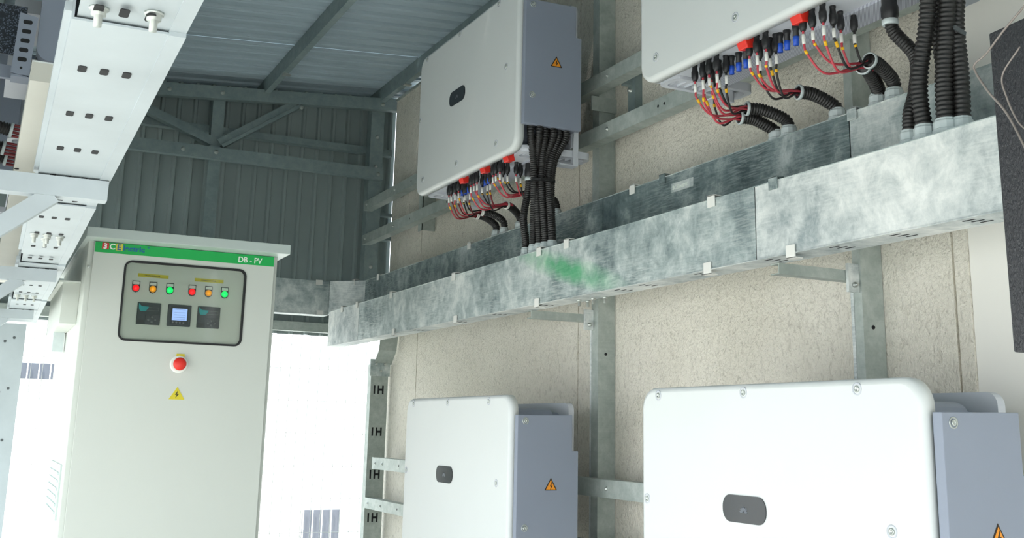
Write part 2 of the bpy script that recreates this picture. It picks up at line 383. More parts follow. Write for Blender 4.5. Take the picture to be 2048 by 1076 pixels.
# ------------------------------------------------------------------ gable truss
tr = root('gable_truss', .6, 6.6, 1.57, 'grey steel truss across the ribbed back wall under the roof', 'truss')
def uz(x): return 1.996 + (x - .778) * .083
MB().prism([(-2.2, uz(-2.2) - .078), (2.33, uz(2.33) - .080), (2.33, uz(2.33)), (-2.2, uz(-2.2))], 'y', 6.55, 6.555).prism([(-2.2, uz(-2.2) - .004), (2.33, uz(2.33) - .004), (2.33, uz(2.33)), (-2.2, uz(-2.2))], 'y', 6.5551, 6.60).prism([(-2.2, uz(-2.2) - .078), (2.33, uz(2.33) - .080), (2.33, uz(2.33) - .076), (-2.2, uz(-2.2) - .074)], 'y', 6.5551, 6.60).build('top_chord', 'truss', tr)
MB().chan('x', -2.2, 2.235, 6.55, 6.60, 1.567, 1.642, .004).build('bottom_chord', 'truss', tr)
MB().bar((.30, 6.59, 1.985), (1.13, 6.59, 1.665), .02, .062, (0, 1, 0)).bar((.30, 6.575, 2.01), (1.14, 6.575, 1.69), .04, .005, (0, 1, 0)).build('diagonal', 'truss', tr)
MB().bar((1.20, 6.59, 1.655), (1.67, 6.59, 1.985), .02, .066, (0, 1, 0)).bar((1.18, 6.575, 1.68), (1.64, 6.575, 2.005), .04, .005, (0, 1, 0)).build('diagonal', 'truss', tr)
MB().box(1.133, 1.205, 6.605, 6.67, -1.5, 2.02).build('king_post', 'truss', tr)
MB().box(-.3, -.228, 6.605, 6.67, -1.5, 1.9).build('king_post', 'truss', tr)
for x, z in ((1.175, uz(1.17) - .04), (.86, uz(.86) - .04), (2.21, uz(2.21) - .045), (1.165, 1.61), (.97, 1.605), (2.20, 1.60), (1.67, 1.97)):
    MB().lathe((x, 6.55, z), [(.014, 0), (.014, .003), (.008, .003), (.008, .009), (.001, .009)], '-y', 8).build('bolt', 'post', tr)
cp = root('corner_column', 2.2, 6.64, .56, 'grey steel corner column where the back cladding meets the beige wall', 'column', 'steel columns')
MB().chan('z', .56, 2.10, 6.605, 6.69, 2.155, 2.245, .004, True).build('shaft', 'truss', cp)
for z in (1.86, 1.66, 1.0): MB().lathe((2.2, 6.605, z), [(.013, 0), (.013, .003), (.007, .008), (.001, .008)], '-y', 8).build('bolt', 'nut', cp)
def girt(z0, z1, x0, x1, lab, mat='truss'):
    o = root('wall_girt', .5, 6.72, z0, lab, 'girt', 'horizontal girts on the back wall')
    MB().chan('x', x0, x1, 6.70, 6.76, z0, z1, .004).build('rail', mat, o)
girt(1.768, 1.812, -2.4, 2.34, 'thin grey girt behind the truss diagonals')
girt(.575, .632, -2.4, 2.34, 'pale grey girt along the bottom edge of the back cladding', 'post')
girt(1.20, 1.25, 2.25, 2.37, 'short grey girt stub in the gap beside the beige wall')
girt(1.36, 1.38, 2.25, 2.37, 'thinner short grey girt stub in the gap beside the beige wall')

# ------------------------------------------------------------------ columns and rails of the right row
def column(y0, y1, lab):
    o = root('steel_column', 2.23, y1, -1.5, lab, 'column', 'steel columns')
    MB().chan('z', -1.5, 2.10, y0, y1, 2.19, 2.2685, .004, True).build('shaft', 'post', o)
    MB().box(2.19, 2.20, y1 - .001, y1 + .012, -1.5, .42).build('edge_highlight', 'tray_white', o)  # pale strip built for the white highlight down the column edge
    return o
cols = [None,
        column(2.281, 2.314, 'pale galvanised column behind the right pair of inverters'),
        column(3.723, 3.774, 'pale galvanised column between the left and right inverter pairs')]
for c_, y in zip(cols[1:3], (2.281, 3.723)):
    for z in (.72, 1.30, .30): MB().lathe((2.225, y, z), [(.006, 0), (.006, .002), (.001, .002)], '-y', 8).build('bolt_hole', 'dark', c_)
def wall_tie(y, lab):
    o = root('wall_tie_bracket', 2.25, y, 1.28, lab, 'bracket', 'wall tie brackets')
    MB().box(2.15, 2.27, y - .005, y, 1.29, 1.352).build('plate', 'post', o)
    MB().box(2.235, 2.27, y - .20, y - .15, 1.25, 1.43).build('foot', 'truss', o)
    MB().bar((2.20, y - .17, 1.385), (2.28, y - .17, 1.385), .03, .05).build('strap', 'truss', o)
    MB().lathe((2.262, y - .17, 1.34), [(.016, 0), (.016, .012), (.008, .012), (.008, .04), (.001, .04)], '-x', 8).build('anchor_bolt', 'nut', o)
wall_tie(3.72, 'dark steel tie bracket between the column and beige wall left of the right inverter')
st = root('rail_standoff', 2.23, 5.73, 1.10, 'short grey standoff behind the rails left of the upper left inverter', 'bracket', 'wall tie brackets')
MB().box(2.19, 2.27, 5.70, 5.704, 1.10, 1.50).box(2.19, 2.194, 5.70, 5.76, 1.10, 1.50).build('plate', 'post', st)
def rail(z0, z1, x, lab, ye=6.60):
    o = root('mounting_rail', x, 3.7, z0, lab, 'rail', 'horizontal mounting rails of the right row')
    MB().chan('y', 1.6, ye, x, x + .055, z0, z1).build('channel', 'post', o)
    for y in (ye - .06, 6.02, 4.80, 3.56, 2.85, 1.7):
        MB().lathe((x, y, (z0 + z1) / 2), [(.008, 0), (.008, .002), (.005, .002), (.005, .008), (.001, .008)], '-x', 8).build('bolt', 'nut', o)
    for y in (5.75, 5.2, 3.2, 3.16): MB().lathe((x + .0005, y, (z0 + z1) / 2), [(.006, 0), (.006, .001)], '-x', 8).build('hole', 'dark', o)
rail(1.359, 1.418, 2.132, 'upper galvanised rail behind the top inverters')
rail(1.137, 1.198, 2.132, 'lower galvanised rail just under the top inverters')
rail(-.235, -.17, 2.132, 'galvanised rail behind the bottom inverters, upper of two', 6.2)
rail(-.46, -.40, 2.132, 'galvanised rail behind the bottom inverters, lower of two', 6.3)

# ------------------------------------------------------------------ trunking
def clip_mb(x, y, z, up=1, w_=.03, s=1):
    # S-shaped spring clip hooked over an edge
    m_ = MB(); m_.box(x - .006, x - .003, y - w_ / 2, y + w_ / 2, z - .022 if up > 0 else z - .012, z + .012 if up > 0 else z + .022)
    m_.box(x - .006, x + .02, y - w_ / 2, y + w_ / 2, z + .010 if up > 0 else z - .013, z + .013 if up > 0 else z - .010)
    return m_
def trunk(name, segs, x0, x1, z0, z1, lab, group=None):
    o = root(name, (x0 + x1) / 2, (segs[0][0] + segs[-1][1]) / 2, z0, lab, 'cable trunking', group)
    for a, b_, mat in segs:
        MB().box(x0, x0 + .002, a, b_, z0 + .002, z1).build('side_panel', mat, o)
    a, b_ = segs[0][0], segs[-1][1]
    MB().box(x0 - .004, x1, a, b_, z0, z0 + .002).build('bottom_panel', 'tray_white', o)
    MB().box(x1 - .002, x1, a, b_, z0 + .002, z1).build('back_panel', 'tray', o)
    MB().box(x0 - .003, x1 + .002, a, b_, z1, z1 + .002).build('lid', 'tray', o)
    return o
t1 = trunk('front_trunking', [(.7, 2.308, 'tray_white'), (2.312, 5.715, 'tray_green'), (5.719, 6.285, 'tray_white')], 1.85, 1.94, .458, .66,
           'long galvanised trunking with a green smear, in front of the beige wall')
for y, up in ((4.393, 1), (3.577, 1), (3.364, 1), (2.502, 1), (2.228, 1), (5.139, -1), (4.357, -1), (3.587, -1), (2.525, -1), (2.167, -1), (5.2, 1), (5.75, 1), (6.02, 1)):
    clip_mb(1.85, y, .66 if up > 0 else .458, up, .034).build('clip', 'tray_dark' if y in (2.228,) else 'white', t1)
sl = MB()
for y in (1.62, 1.83, 2.03, 2.28, 2.60, 2.9, 3.05, 3.6, 4.0, 4.4, 4.9):
    for k in range(3): MB().box(1.864 + k * .020, 1.869 + k * .020, y - .016 - k*.006, y + .016-k*.006, .4572, .4581).build('bottom_slot', 'dark', t1)
for x, y in ((1.90, 3.362), (1.94, 3.37), (1.915, 3.29), (1.93, 3.235)):
    MB().lathe((x, y, .458), [(.009, 0), (.009, .006), (.005, .006), (.005, .022), (.001, .022)], '-z', 8).build('bolt', 'nut', t1)
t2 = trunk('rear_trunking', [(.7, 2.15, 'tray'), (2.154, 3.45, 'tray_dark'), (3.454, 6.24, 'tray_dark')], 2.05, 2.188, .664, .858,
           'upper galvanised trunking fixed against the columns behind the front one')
for y, mt in ((4.691, 'white'), (3.241, 'white'), (3.049, 'tray_dark'), (6.0, 'white'), (2.136, 'tray')):
    clip_mb(2.05, y, .858, 1, .034).build('clip', mt, t2)
MB().box(2.046, 2.05, 2.87, 2.995, .795, .825).build('maker_plate', 'tray', t2)
text('maker_plate_lettering', '3CElectric', .021, 'print', t2, (2.0455, 2.988, .803), (math.radians(90), 0, math.radians(-90)), .0004)
el = root('trunking_corner', 1.97, 6.32, .655, 'angled galvanised trunking elbow in the far corner', 'cable trunking')
MB().prism([(2.05, 6.242), (2.188, 6.242), (2.188, 6.49), (1.88, 6.49), (1.88, 6.40)], 'z', .664, .856).build('elbow_body', 'tray', el)
MB().prism([(2.052, 6.236), (1.878, 6.394), (1.880, 6.398), (2.054, 6.240)], 'z', .66, .860).build('elbow_face', 'tray_white', el)
clip_mb(2.0, 6.30, .858, 1, .04).build('clip', 'white', el)
tb = root('back_trunking', 1.0, 6.45, .655, 'galvanised trunking along the back wall behind the cabinet', 'cable trunking')
for a, b_ in ((.30, 1.2), (1.204, 1.876)): MB().box(a, b_, 6.40, 6.402, .655, .855).build('side_panel', 'tray', tb)
MB().box(.30, 1.876, 6.396, 6.50, .652, .655).build('bottom_panel', 'tray_white', tb)
MB().box(.30, 1.876, 6.398, 6.50, .855, .857).build('lid', 'tray', tb)
for x, z in ((1.81, .85), (1.825, .668), (.42, .668)):
    MB().box(x - .02, x + .02, 6.392, 6.398, z - .018, z + .012).build('clip', 'white', tb)
# bracket arms under the front trunking
for y, lab in ((2.30, 'bracket arm carrying the front trunking at the right column'), (3.77, 'bracket arm carrying the front trunking at the middle column')):
    o = root('bracket_arm', 2.0, y, .42, 'galvanised ' + lab, 'bracket', 'arms under the front trunking')
    MB().chan('x', 1.917, 2.19, y, y + .035, .427, .457).build('arm', 'post', o)
    MB().box(2.150, 2.189, y - .012, y - .002, .395, .475).build('end_plate', 'tray_white', o)
    MB().lathe((2.17, y - .012, .415), [(.008, 0), (.008, .006), (.004, .006), (.004, .016)], '-y', 8).build('bolt', 'nut', o)

# ------------------------------------------------------------------ corrugated conduits and glands
def conduit(path, r, label, group, gland=None, collar=None, pitch=.0085, tie=False, seg=12, root_at=None):
    pts = crv(path, 14); base_pt = root_at or path[-1]
    o = root('corrugated_conduit', *base_pt, label, 'conduit', group)
    p = resample(pts, pitch / 4); rad = [r * (1.0, 1.06, .90, .86)[i % 4] if i % 4 != 1 else r * 1.05 for i in range(len(p))]
    MB().tube(p, rad, seg).build('flexible_tube', 'conduit', o)
    if gland:
        MB().lathe(gland, [(r * 1.42, -.012), (r * 1.42, .004), (r * 1.30, .006), (r * 1.30, .022), (r * 1.15, .026), (r * 1.12, .03)], 'z', 12, False).build('gland', 'zinc', o)
    if collar:
        d = (p[4] - p[0]); MB().lathe(p[0], [(r * .98, -.004), (r * 1.10, -.005), (r * 1.18, -.003), (r * 1.18, .004), (r * 1.0, .005)] if collar == 'metal' else [(r * .9, -.010), (r * 1.06, -.009), (r * 1.06, -.006), (r * .9, -.005), (r * 1.0, -.001), (r * 1.12, 0), (r * 1.12, .003), (r * 1.0, .004)], 'z', 16, True, d, False).build('collar', 'zinc' if collar == 'metal' else 'white', o)
    return o
def side_conduit(cy, cz, gy, label, group, collar, r=.0165, cx=1.97, gx=2.085):
    g = (gx, gy, .872)
    path = [(cx, cy, cz), (cx + .045, cy + (gy - cy) * .35, cz - .002), (gx - .008, cy + (gy - cy) * .85, cz - .028), (gx, gy, .885), (gx, gy, .865)]
    return conduit(path, r, label, group, (gx, gy, .868), collar)

# ------------------------------------------------------------------ inverter prototype (local: x into the wall, y from near end, z up from cover bottom)
W, H = 1.06, .672
def yl(v): return W - v          # v measured from the far (left-hand) edge
def make_inverter():
    o = bpy.data.objects.new('inverter', None); C.objects.link(o)
    L = dict(local=True)
    # front cover: rounded plate with bevelled rim
    vs = []; fs = []; rings = ((.014, .0, .050), (.004, .004, .056), (.0, .012, .06), (.0, .034, .06))
    polys = []
    for ins, x, r in rings:
        pl = rrect(W - 2 * ins, H - 2 * ins, r, 8, W / 2, H / 2); polys.append(len(pl)); vs += [(x, a, b_) for a, b_ in pl]
    k = polys[0]
    for j in range(3): fs += [(j * k + i, j * k + (i + 1) % k, (j + 1) * k + (i + 1) % k, (j + 1) * k + i) for i in range(k)]
    mb = MB(); mb.add(vs, fs, True); mb.f += [tuple(range(k)), tuple(3 * k + i for i in range(k))[::-1]]; mb.sm += [False, False]
    mb.build('front_cover', 'cover', o, **L)
    for v, z in ((.09, .663 - .0), (.475, .663), (.875, .659), (.957, .356), (.018, .365), (.09, .067), (.48, .062), (.88, .059)):
        z = min(z, H - .022)
        sc_ = MB().lathe((.0002, yl(v) if v > .03 else yl(.03), z), [(.0145, -.001), (.0145, .0012), (.0115, .0012), (.0105, -.0005), (.0105, -.001)], '-x', 16).build('screw_recess', 'pale', o, **L)
        MB().lathe((.0002, yl(v) if v > .03 else yl(.03), z), [(.0075, 0), (.0075, .003), (.004, .003), (.0035, .0012), (.0002, .0012)], '-x', 10).build('screw_head', 'nut', sc_, **L)
    # oval display with a small petal emblem
    pl = rrect(.170, .066, .030, 8, yl(.468), .366)
    d_ = MB().prism(pl, 'x', -.0025, .004).build('status_display', 'glassblack', o, **L)
    e_ = MB()
    for k_ in range(8):
        a = math.radians(12 + k_ * 22.3); c0 = (yl(.468), .357)
        u = (math.cos(a), math.sin(a)); q = (-u[1], u[0])
        e_.prism([(c0[0] + u[0] * .003, c0[1] + u[1] * .003), (c0[0] + u[0] * .011 + q[0] * .0028, c0[1] + u[1] * .011 + q[1] * .0028), (c0[0] + u[0] * .0165, c0[1] + u[1] * .0165), (c0[0] + u[0] * .011 - q[0] * .0028, c0[1] + u[1] * .011 - q[1] * .0028)], 'x', -.0032, -.0024)
    e_.build('emblem', 'logo', d_, **L)
    # main body and heat sink
    MB().prism(rrect(W - .10, .585, .045, 6, W / 2 + .02, .335), 'x', .036, .215).build('body', 'grey', o, **L)
    MB().prism(rrect(W - .14, .56, .05, 6, W / 2 + .02, .335), 'x', .216, .285).build('heat_sink_housing', 'grey', o, **L)
    MB().prism(rrect(.985, .62, .03, 5, W / 2, .34), 'x', .262, .285).build('rear_frame', 'pale', o, **L)
    # underside plate, perforated strip and rounded bottom frame
    MB().box(.036, .150, .02, W - .02, .012, .022).build('underside_plate', 'pale', o, **L)
    MB().box(.150, .240, .05, W - .12, .004, .016).build('perforated_strip', 'grille', o, **L)
    for y0, y1 in ((W - .12, W - .02), (.03, .14)):
        out = rrect(.30, y1 - y0, .028, 5, .20, (y0 + y1) / 2); inn = rrect(.264, y1 - y0 - .036, .02, 5, .20, (y0 + y1) / 2); k = len(out)
        vs = [(a, b_, .002) for a, b_ in out] + [(a, b_, .002) for a, b_ in inn] + [(a, b_, .03) for a, b_ in out] + [(a, b_, .03) for a, b_ in inn]
        fs = []
        for i in range(k):
            j = (i + 1) % k; fs += [(i, j, k + j, k + i), (2*k+i, 3*k+i, 3*k+j, 2*k+j), (i, 2*k+i, 2*k+j, j), (k+i, k+j, 3*k+j, 3*k+i)]
        MB().add(vs, fs).build('bottom_frame', 'pale', o, **L)
    for y0, y1 in ((W - .105, W - .035), (.045, .125)):
        MB().box(.072, .328, y0, y1, .022, .026).build('frame_recess', 'meter', o, **L)
    for y0 in (W - .10, .05):
        for k_ in range(9): MB().box(.085 + k_ * .027, .089 + k_ * .027, y0, y0 + .062, .006, .022).build('frame_rib', 'pale', o, **L)
    # mounting bracket feet
    for yy in (.02, W - .10):
        f_ = MB().box(.262, .284, yy, yy + .004, -.030, .13).box(.20, .284, yy, yy + .05, -.034, -.030).box(.280, .284, yy, yy + .05, -.030, .13)
        b2 = f_.build('mounting_foot', 'pale', o, **L)
    MB().box(.284, .38, .35, W - .35, .10, .15).box(.284, .38, .35, W - .35, .31, .36).build('mounting_bracket', 'pale', o, **L)
    MB().lathe((.275, .05, .035), [(.014, 0), (.014, .008), (.008, .008), (.008, .022)], '-y', 8).build('bracket_bolt', 'nut', o, **L)
    # AC wiring box on the near end
    BY = -.033
    bx = MB().prism([(.016, .094), (.265, .094), (.265, .476), (.240, .476), (.240, .604), (.016, .600)], 'y', BY, -.008).prism([(.048, .10), (.262, .10), (.262, .472), (.238, .472), (.238, .60), (.048, .596)], 'y', -.008, .28).build('wiring_box', 'grey', o, bevel=.002, **L)
    MB().box(.240, .252, -.01, .20, .49, .57).build('box_hinge', 'grey', bx, **L)
    for x, z in ((.047, .579), (.050, .210)):
        s2 = MB().lathe((x, BY, z), [(.0125, -.001), (.0125, .0012), (.0095, .0012), (.0095, -.0005)], '-y', 14).lathe((x, BY, z), [(.007, 0), (.007, .003), (.0035, .003), (.003, .001)], '-y', 10).build('box_screw', 'nut', bx, **L)
    def tri(s_, y_, cz_, cx_): return [(cx_ - s_ / 2, cz_ - s_ * .289), (cx_ + s_ / 2, cz_ - s_ * .289), (cx_, cz_ + s_ * .577)]
    wl_ = MB().prism(tri(.050, 0, .3525, .1525), 'y', BY - .0012, BY).build('warning_label', 'warnblack', bx, **L)
    bx['label'] = 'grey coated wiring box on the end of the inverter'
    # the inner field and bolt sit proud of the black triangle
    f2 = MB().prism(tri(.039, 0, .352, .1525), 'y', BY - .0018, BY - .0012).build('warning_field', 'warn', bx, **L)
    MB().prism([(.157, .372), (.1475, .351), (.153, .352), (.1485, .338), (.1595, .355), (.154, .354)], 'y', BY - .0022, BY - .0018).build('warning_bolt', 'warnblack', bx, **L)
    # rotary DC switches
    for v in (.465, .685, .905):
        MB().prism([(.030, .014), (.058, .014), (.064, -.014), (.034, -.020), (.026, .0)], 'y', yl(v) - .022, yl(v) + .018).build('switch_knob', 'red', o, bevel=.003, **L)
    # spare capped connectors
    for i, (x, v) in enumerate(((.097, .333), (.097, .366), (.097, .399), (.097, .545), (.099, .571), (.097, .609))):
        c_ = MB().lathe((x, yl(v), .012), [(.011, 0), (.009, .012), (.0075, .014), (.009, .030)], '-z', 10).build('spare_port', 'black', o, **L)
        MB().lathe((x, yl(v), -.016), [(.0085, 0), (.0085, .014), (.007, .016), (.008, .026), (.001, .026)], '-z', 10).build('port_cap', 'blue', c_, **L)
    return o
inv = make_inverter()
def place_inv(o, x, y, z, label, flip=False):
    o.location = (x, y, z + E); o.rotation_euler = (0, 0, math.pi if flip else 0)
    return tag(o, label, 'inverter', 'string inverters')
place_inv(inv, 1.75, 3.597, 1.049, 'white and grey inverter hung beside the corrugated roof, upper left one')
iB = copy_tree(inv); place_inv(iB, 1.75, 1.667, 1.049, 'white and grey inverter cut by the top edge, above the right trunking')
iC = copy_tree(inv); place_inv(iC, 1.75, 1.667, -.545, 'white and grey inverter under the trunking, lower right one')
iD = copy_tree(inv); place_inv(iD, 1.75, 3.597, -.545, 'white and grey inverter under the trunking, lower left one beside the slotted riser')
iE = copy_tree(inv); place_inv(iE, .36, 4.60, 1.049, 'grey inverter seen end-on behind the near left trunking', True)
iF = copy_tree(inv); place_inv(iF, .33, 6.30, 1.049, 'far grey inverter of the left row, mostly hidden by trunking', True)
# end-on inverter: extra pieces seen on its near end
def el_(mb): mb.v = [(.36 - p[0], 4.60 - p[1], p[2] - 1.049) for p in mb.v]; return mb
el_(MB().box(-.16, .02, 3.555, 3.56, 1.10, 1.26)).build('fan_grille', 'grille_end', iE, local=True)
fo = el_(MB().prism([(-.006, 1.02), (.045, 1.012), (.052, 1.205), (.0, 1.213)], 'y', 3.475, 3.48).box(-.004, .05, 3.475, 3.55, 1.010, 1.016)).build('slotted_foot', 'grey', iE, local=True)
for k_ in range(5):
    z = 1.185 - k_ * .030; x = .0245 - k_ * .0008
    el_(MB().prism(rrect(.026, .013, .005, 4, x, z), 'y', 3.474, 3.4752)).build('slot', 'dark', fo, local=True)
el_(MB().lathe((.021, 3.4745, 1.038), [(.004, 0), (.004, .0006)], '-y', 8)).build('hole', 'dark', fo, local=True)
el_(MB().box(-.30, .06, 3.54, 3.56, 1.02, 1.06)).build('end_rim', 'grey', iE, local=True)
el_(MB().prism(rrect(.115, .56, .04, 5, .115, 1.36), 'y', 3.50, 3.56)).build('end_housing', 'grey', iE, local=True)
el_(MB().box(.125, .150, 3.498, 3.50, 1.15, 1.45)).build('rating_label', 'pale', iE, local=True)

def ef_(mb): mb.v = [(.33 - p[0], 6.30 - p[1], p[2] - 1.049) for p in mb.v]; return mb
ef_(MB().box(-.34, .052, 5.20, 5.24, 1.03, 1.72)).build('end_cover', 'grey', iF, local=True, bevel=.004)

# ------------------------------------------------------------------ DC cables
def dc_cable(px, py, col, collar, label, group, zb=1.01, zt=1.062, side=-1, thick=.0033, spread=(0, 0), yellow=.42):
    o = root('solar_cable', px, py, zb, label, 'cable', group)
    MB().lathe((px, py, zt), [(.0085, 0), (.0085, .006), (.0075, .008), (.0085, .018), (.0095, .022), (.0105, .024), (.0105, .040), (.0085, .046), (.006, .052)], '-z', 10).build('plug', 'black', o)
    cx, cy, cz = collar; dx = cx - px
    low = min(cz, zb) - .0
    mid = (px + dx * .05, py + (cy - py) * .12, cz + .022 + spread[0])
    m2 = (px + dx * .36, py + (cy - py) * .46, cz - .024 + spread[1] * 2.5)
    path = crv([(px, py, zb + .006), (px + dx * .01, py, zb - .03), mid, m2, (cx - .01 * (1 if dx > 0 else -1), cy, cz), (cx + .03 * (1 if dx > 0 else -1), cy, cz)], 8)
    MB().tube(path, thick, 6).build('sheath', col, o)
    MB().tube([path[3], path[5], path[7], path[9]], thick * 1.45, 8).build('marker_sleeve', 'white', o)
    k = 13 + (hash(round(py * 1000)) % 4)
    MB().tube([path[k], path[k + 1], path[k + 2]], thick * 1.25, 8).build('marker_tape', 'yellow', o)
ords = ['first', 'second', 'third', 'fourth', 'fifth', 'sixth', 'seventh', 'eighth', 'ninth', 'tenth']
def bundle(items, collar, where, group, thick=.0033):
    cnt = {}
    items = sorted(items, key=lambda t: -t[1])
    for i, (x, y, c) in enumerate(items):
        cn = {'redwire': 'red', 'darkred': 'dark red', 'blackwire': 'black'}[c]
        a = 2 * math.pi * i / len(items); cc = (collar[0], collar[1] + .007 * math.cos(a), collar[2] + .007 * math.sin(a))
        dc_cable(x, y, c, cc, '%s cable, %s plug from left, %s' % (cn, ords[i], where), group, spread=((i % 3) * .008 - .008, (i % 2) * .006 - .003), thick=thick)
gA = 'DC cables under the upper left inverter'; gB = 'DC cables under the top right inverter'
colA = [(1.97, 4.434, .949), (1.97, 4.38, .956), (1.97, 4.13, .944), (1.97, 3.894, .957)]
colB = [(1.97, 2.518, .928), (1.97, 2.484, .947), (1.97, 2.256, .935), (1.97, 2.008, .936)]
bundle([(1.80, 4.367, 'redwire'), (1.80, 4.34, 'darkred'), (1.80, 4.298, 'redwire'), (1.84, 4.356, 'darkred')], colA[0], 'feeding the leftmost conduit of the upper left inverter', gA)
bundle([(1.80, 4.259, 'redwire'), (1.852, 4.32, 'blackwire'), (1.845, 4.29, 'blackwire'), (1.85, 4.25, 'darkred')], colA[1], 'feeding the second conduit of the upper left inverter', gA)
bundle([(1.80, 4.127, 'redwire'), (1.80, 4.096, 'redwire'), (1.80, 4.063, 'redwire'), (1.842, 4.104, 'blackwire'), (1.846, 4.06, 'blackwire'), (1.846, 4.03, 'darkred')], colA[2], 'under the middle of the upper left inverter', gA)
bundle([(1.80, 3.906, 'redwire'), (1.80, 3.878, 'redwire'), (1.80, 3.841, 'redwire'), (1.835, 3.883, 'blackwire'), (1.842, 3.857, 'blackwire'), (1.875, 3.845, 'redwire'), (1.90, 3.855, 'blackwire')], colA[3], 'beside the tied black conduits', gA)
bundle([(1.80, 2.507, 'redwire'), (1.80, 2.468, 'redwire'), (1.832, 2.507, 'redwire'), (1.876, 2.52, 'blackwire')], colB[0], 'into the lowest collar at top right', gB)
bundle([(1.80, 2.438, 'redwire'), (1.80, 2.402, 'redwire'), (1.83, 2.398, 'blackwire'), (1.832, 2.47, 'redwire'), (1.837, 2.44, 'blackwire')], colB[1], 'into the collar just above the lowest', gB)
bundle([(1.80, 2.254, 'redwire'), (1.80, 2.222, 'redwire'), (1.803, 2.188, 'redwire'), (1.84, 2.192, 'blackwire'), (1.837, 2.256, 'blackwire'), (1.845, 2.223, 'blackwire')], colB[2], 'under the middle of the top right inverter', gB)
bundle([(1.80, 2.037, 'redwire'), (1.803, 2.005, 'redwire'), (1.803, 1.966, 'redwire')], colB[3], 'left trio, near end of the top right inverter', gB)
bundle([(1.837, 1.967, 'blackwire'), (1.878, 1.985, 'redwire'), (1.912, 1.974, 'blackwire')], (1.975, 1.985, .945), 'right trio, near end of the top right inverter', gB)
gc = 'corrugated conduits of the DC cables'
for (c, g_, n_) in ((colA[0], 4.472, 'left of two side by side under the left inverter'), (colA[1], 4.387, 'right of two side by side under the left inverter'), (colA[2], 4.228, 'single one right of the pair under the left inverter'), (colA[3], 3.889, 'mostly behind the vertical AC conduits')):
    side_conduit(c[1], c[2], g_, 'curved black conduit, ' + n_, gc, 'tie')
for (c, g_, n_) in ((colB[0], 2.493, 'left of two side by side under the right inverter'), (colB[1], 2.437, 'right of two side by side under the right inverter'), (colB[2], 2.232, 'single one with metal collar left of the right column'), (colB[3], 2.078, 'first one right of the right column')):
    side_conduit(c[1], c[2], g_, 'curved black conduit, ' + n_, gc, 'metal', .0185)
side_conduit(1.985, .945, 2.02, 'curved black conduit, second one right of the right column', gc, 'metal', .0185)
# earth/control conduits and AC conduits
ga = 'AC conduits dropping into the front trunking'
def big_plug(o, x, y, z0, r):
    MB().lathe((x, y, z0 + .075), [(r * .95, 0), (r * 1.15, .01), (r * 1.15, .03), (r * 1.3, .04), (r * 1.3, .06), (r * 1.05, .066), (r * 1.05, .078)], '-z', 14).build('cable_fitting', 'black', o)
    MB().lathe((x, y, z0 + .006), [(r * 1.12, 0), (r * 1.22, .002), (r * 1.22, .012), (r * 1.1, .014)], '-z', 14).build('collar', 'zinc', o)
o = conduit([(1.918, 3.81, .99), (1.912, 3.805, .94), (1.89, 3.80, .83), (1.893, 3.785, .74), (1.893, 3.78, .68)], .0155, 'lone black conduit left of the vertical bunch under the left inverter', ga, (1.893, 3.78, .672))
big_plug(o, 1.918, 3.81, .99, .0155)
o = conduit([(1.905, 1.845, .99), (1.915, 1.84, .96), (1.935, 1.80, .89), (1.915, 1.79, .80), (1.893, 1.79, .74), (1.893, 1.795, .68)], .0165, 'bent black conduit with a collar left of the three thick ones', ga, (1.893, 1.795, .672))
big_plug(o, 1.905, 1.845, .99, .0165)
gl_ = [(1.885, 3.70), (1.89, 3.66), (1.895, 3.62), (1.90, 3.575), (1.925, 3.69), (1.925, 3.625)]
tp = [(1.815, 3.600), (1.845, 3.590), (1.875, 3.600), (1.905, 3.590), (1.935, 3.600), (1.962, 3.592)]
for i, ((gx, gy), (tx, ty)) in enumerate(zip([gl_[0], gl_[1], gl_[2], gl_[4], gl_[3], gl_[5]], tp)):
    mx_, my_ = 1.856 + i * .0118, 3.645 - i * .008 + (i % 2) * .012
    conduit([(tx, ty, 1.15), (tx, ty, 1.11), (mx_ * .75 + tx * .25, my_ * .8 + ty * .2, 1.03), (mx_, my_, .94), ((mx_ + gx) / 2, (my_ + gy) / 2, .82), (gx, gy, .73), (gx, gy, .675)], .0155,
            '%s black AC conduit of the tied bunch under the left inverter' % ['leftmost', 'second from left', 'third from left', 'fourth from left', 'fifth from left', 'rightmost'][i], ga, (gx, gy, .672))
tie = root('cable_tie', 1.90, 3.68, .94, 'black tie around the bunch of vertical conduits', 'cable tie')
MB().prism(rrect(.096, .070, .03, 6, 1.886, 3.630), 'z', .937, .945).build('strap', 'rubber', tie)
for i, (tx, ty, mx_, my_, gx, gy, r_, lab) in enumerate(((1.85, 1.66, 1.872, 1.70, 1.89, 1.745, .0195, 'thick black AC conduit, left one of the three at the top right'),
        (1.90, 1.655, 1.902, 1.67, 1.892, 1.686, .021, 'thick black AC conduit, middle one of the three at the top right'),
        (1.955, 1.655, 1.925, 1.665, 1.912, 1.658, .018, 'thick black AC conduit, right one of the three at the top right'),
        (1.965, 1.72, 1.94, 1.73, 1.925, 1.715, .018, 'black AC conduit behind the three thick ones at the top right'))):
    conduit([(tx, ty, 1.20), (tx, ty, 1.12), (mx_, my_, .95), ((gx + mx_) / 2, gy, .80), (gx, gy, .675)], r_, lab, ga, (gx, gy, .672), pitch=.011, seg=14)
tie = root('cable_tie', 1.93, 1.66, .90, 'dark tie strap on the right thick conduit', 'cable tie')
MB().bar((1.893, 1.645, .908), (1.928, 1.646, .898), .004, .010).build('strap', 'meter', tie)

# ------------------------------------------------------------------ electrical cabinet
cb = root('electrical_cabinet', .74, 5.2, -1.5, 'tall pale cabinet with a green band and instrument window', 'cabinet')
MB().box(.352, 1.118, 4.62, 5.90, -1.5, .72).build('body', 'cab', cb, bevel=.004)
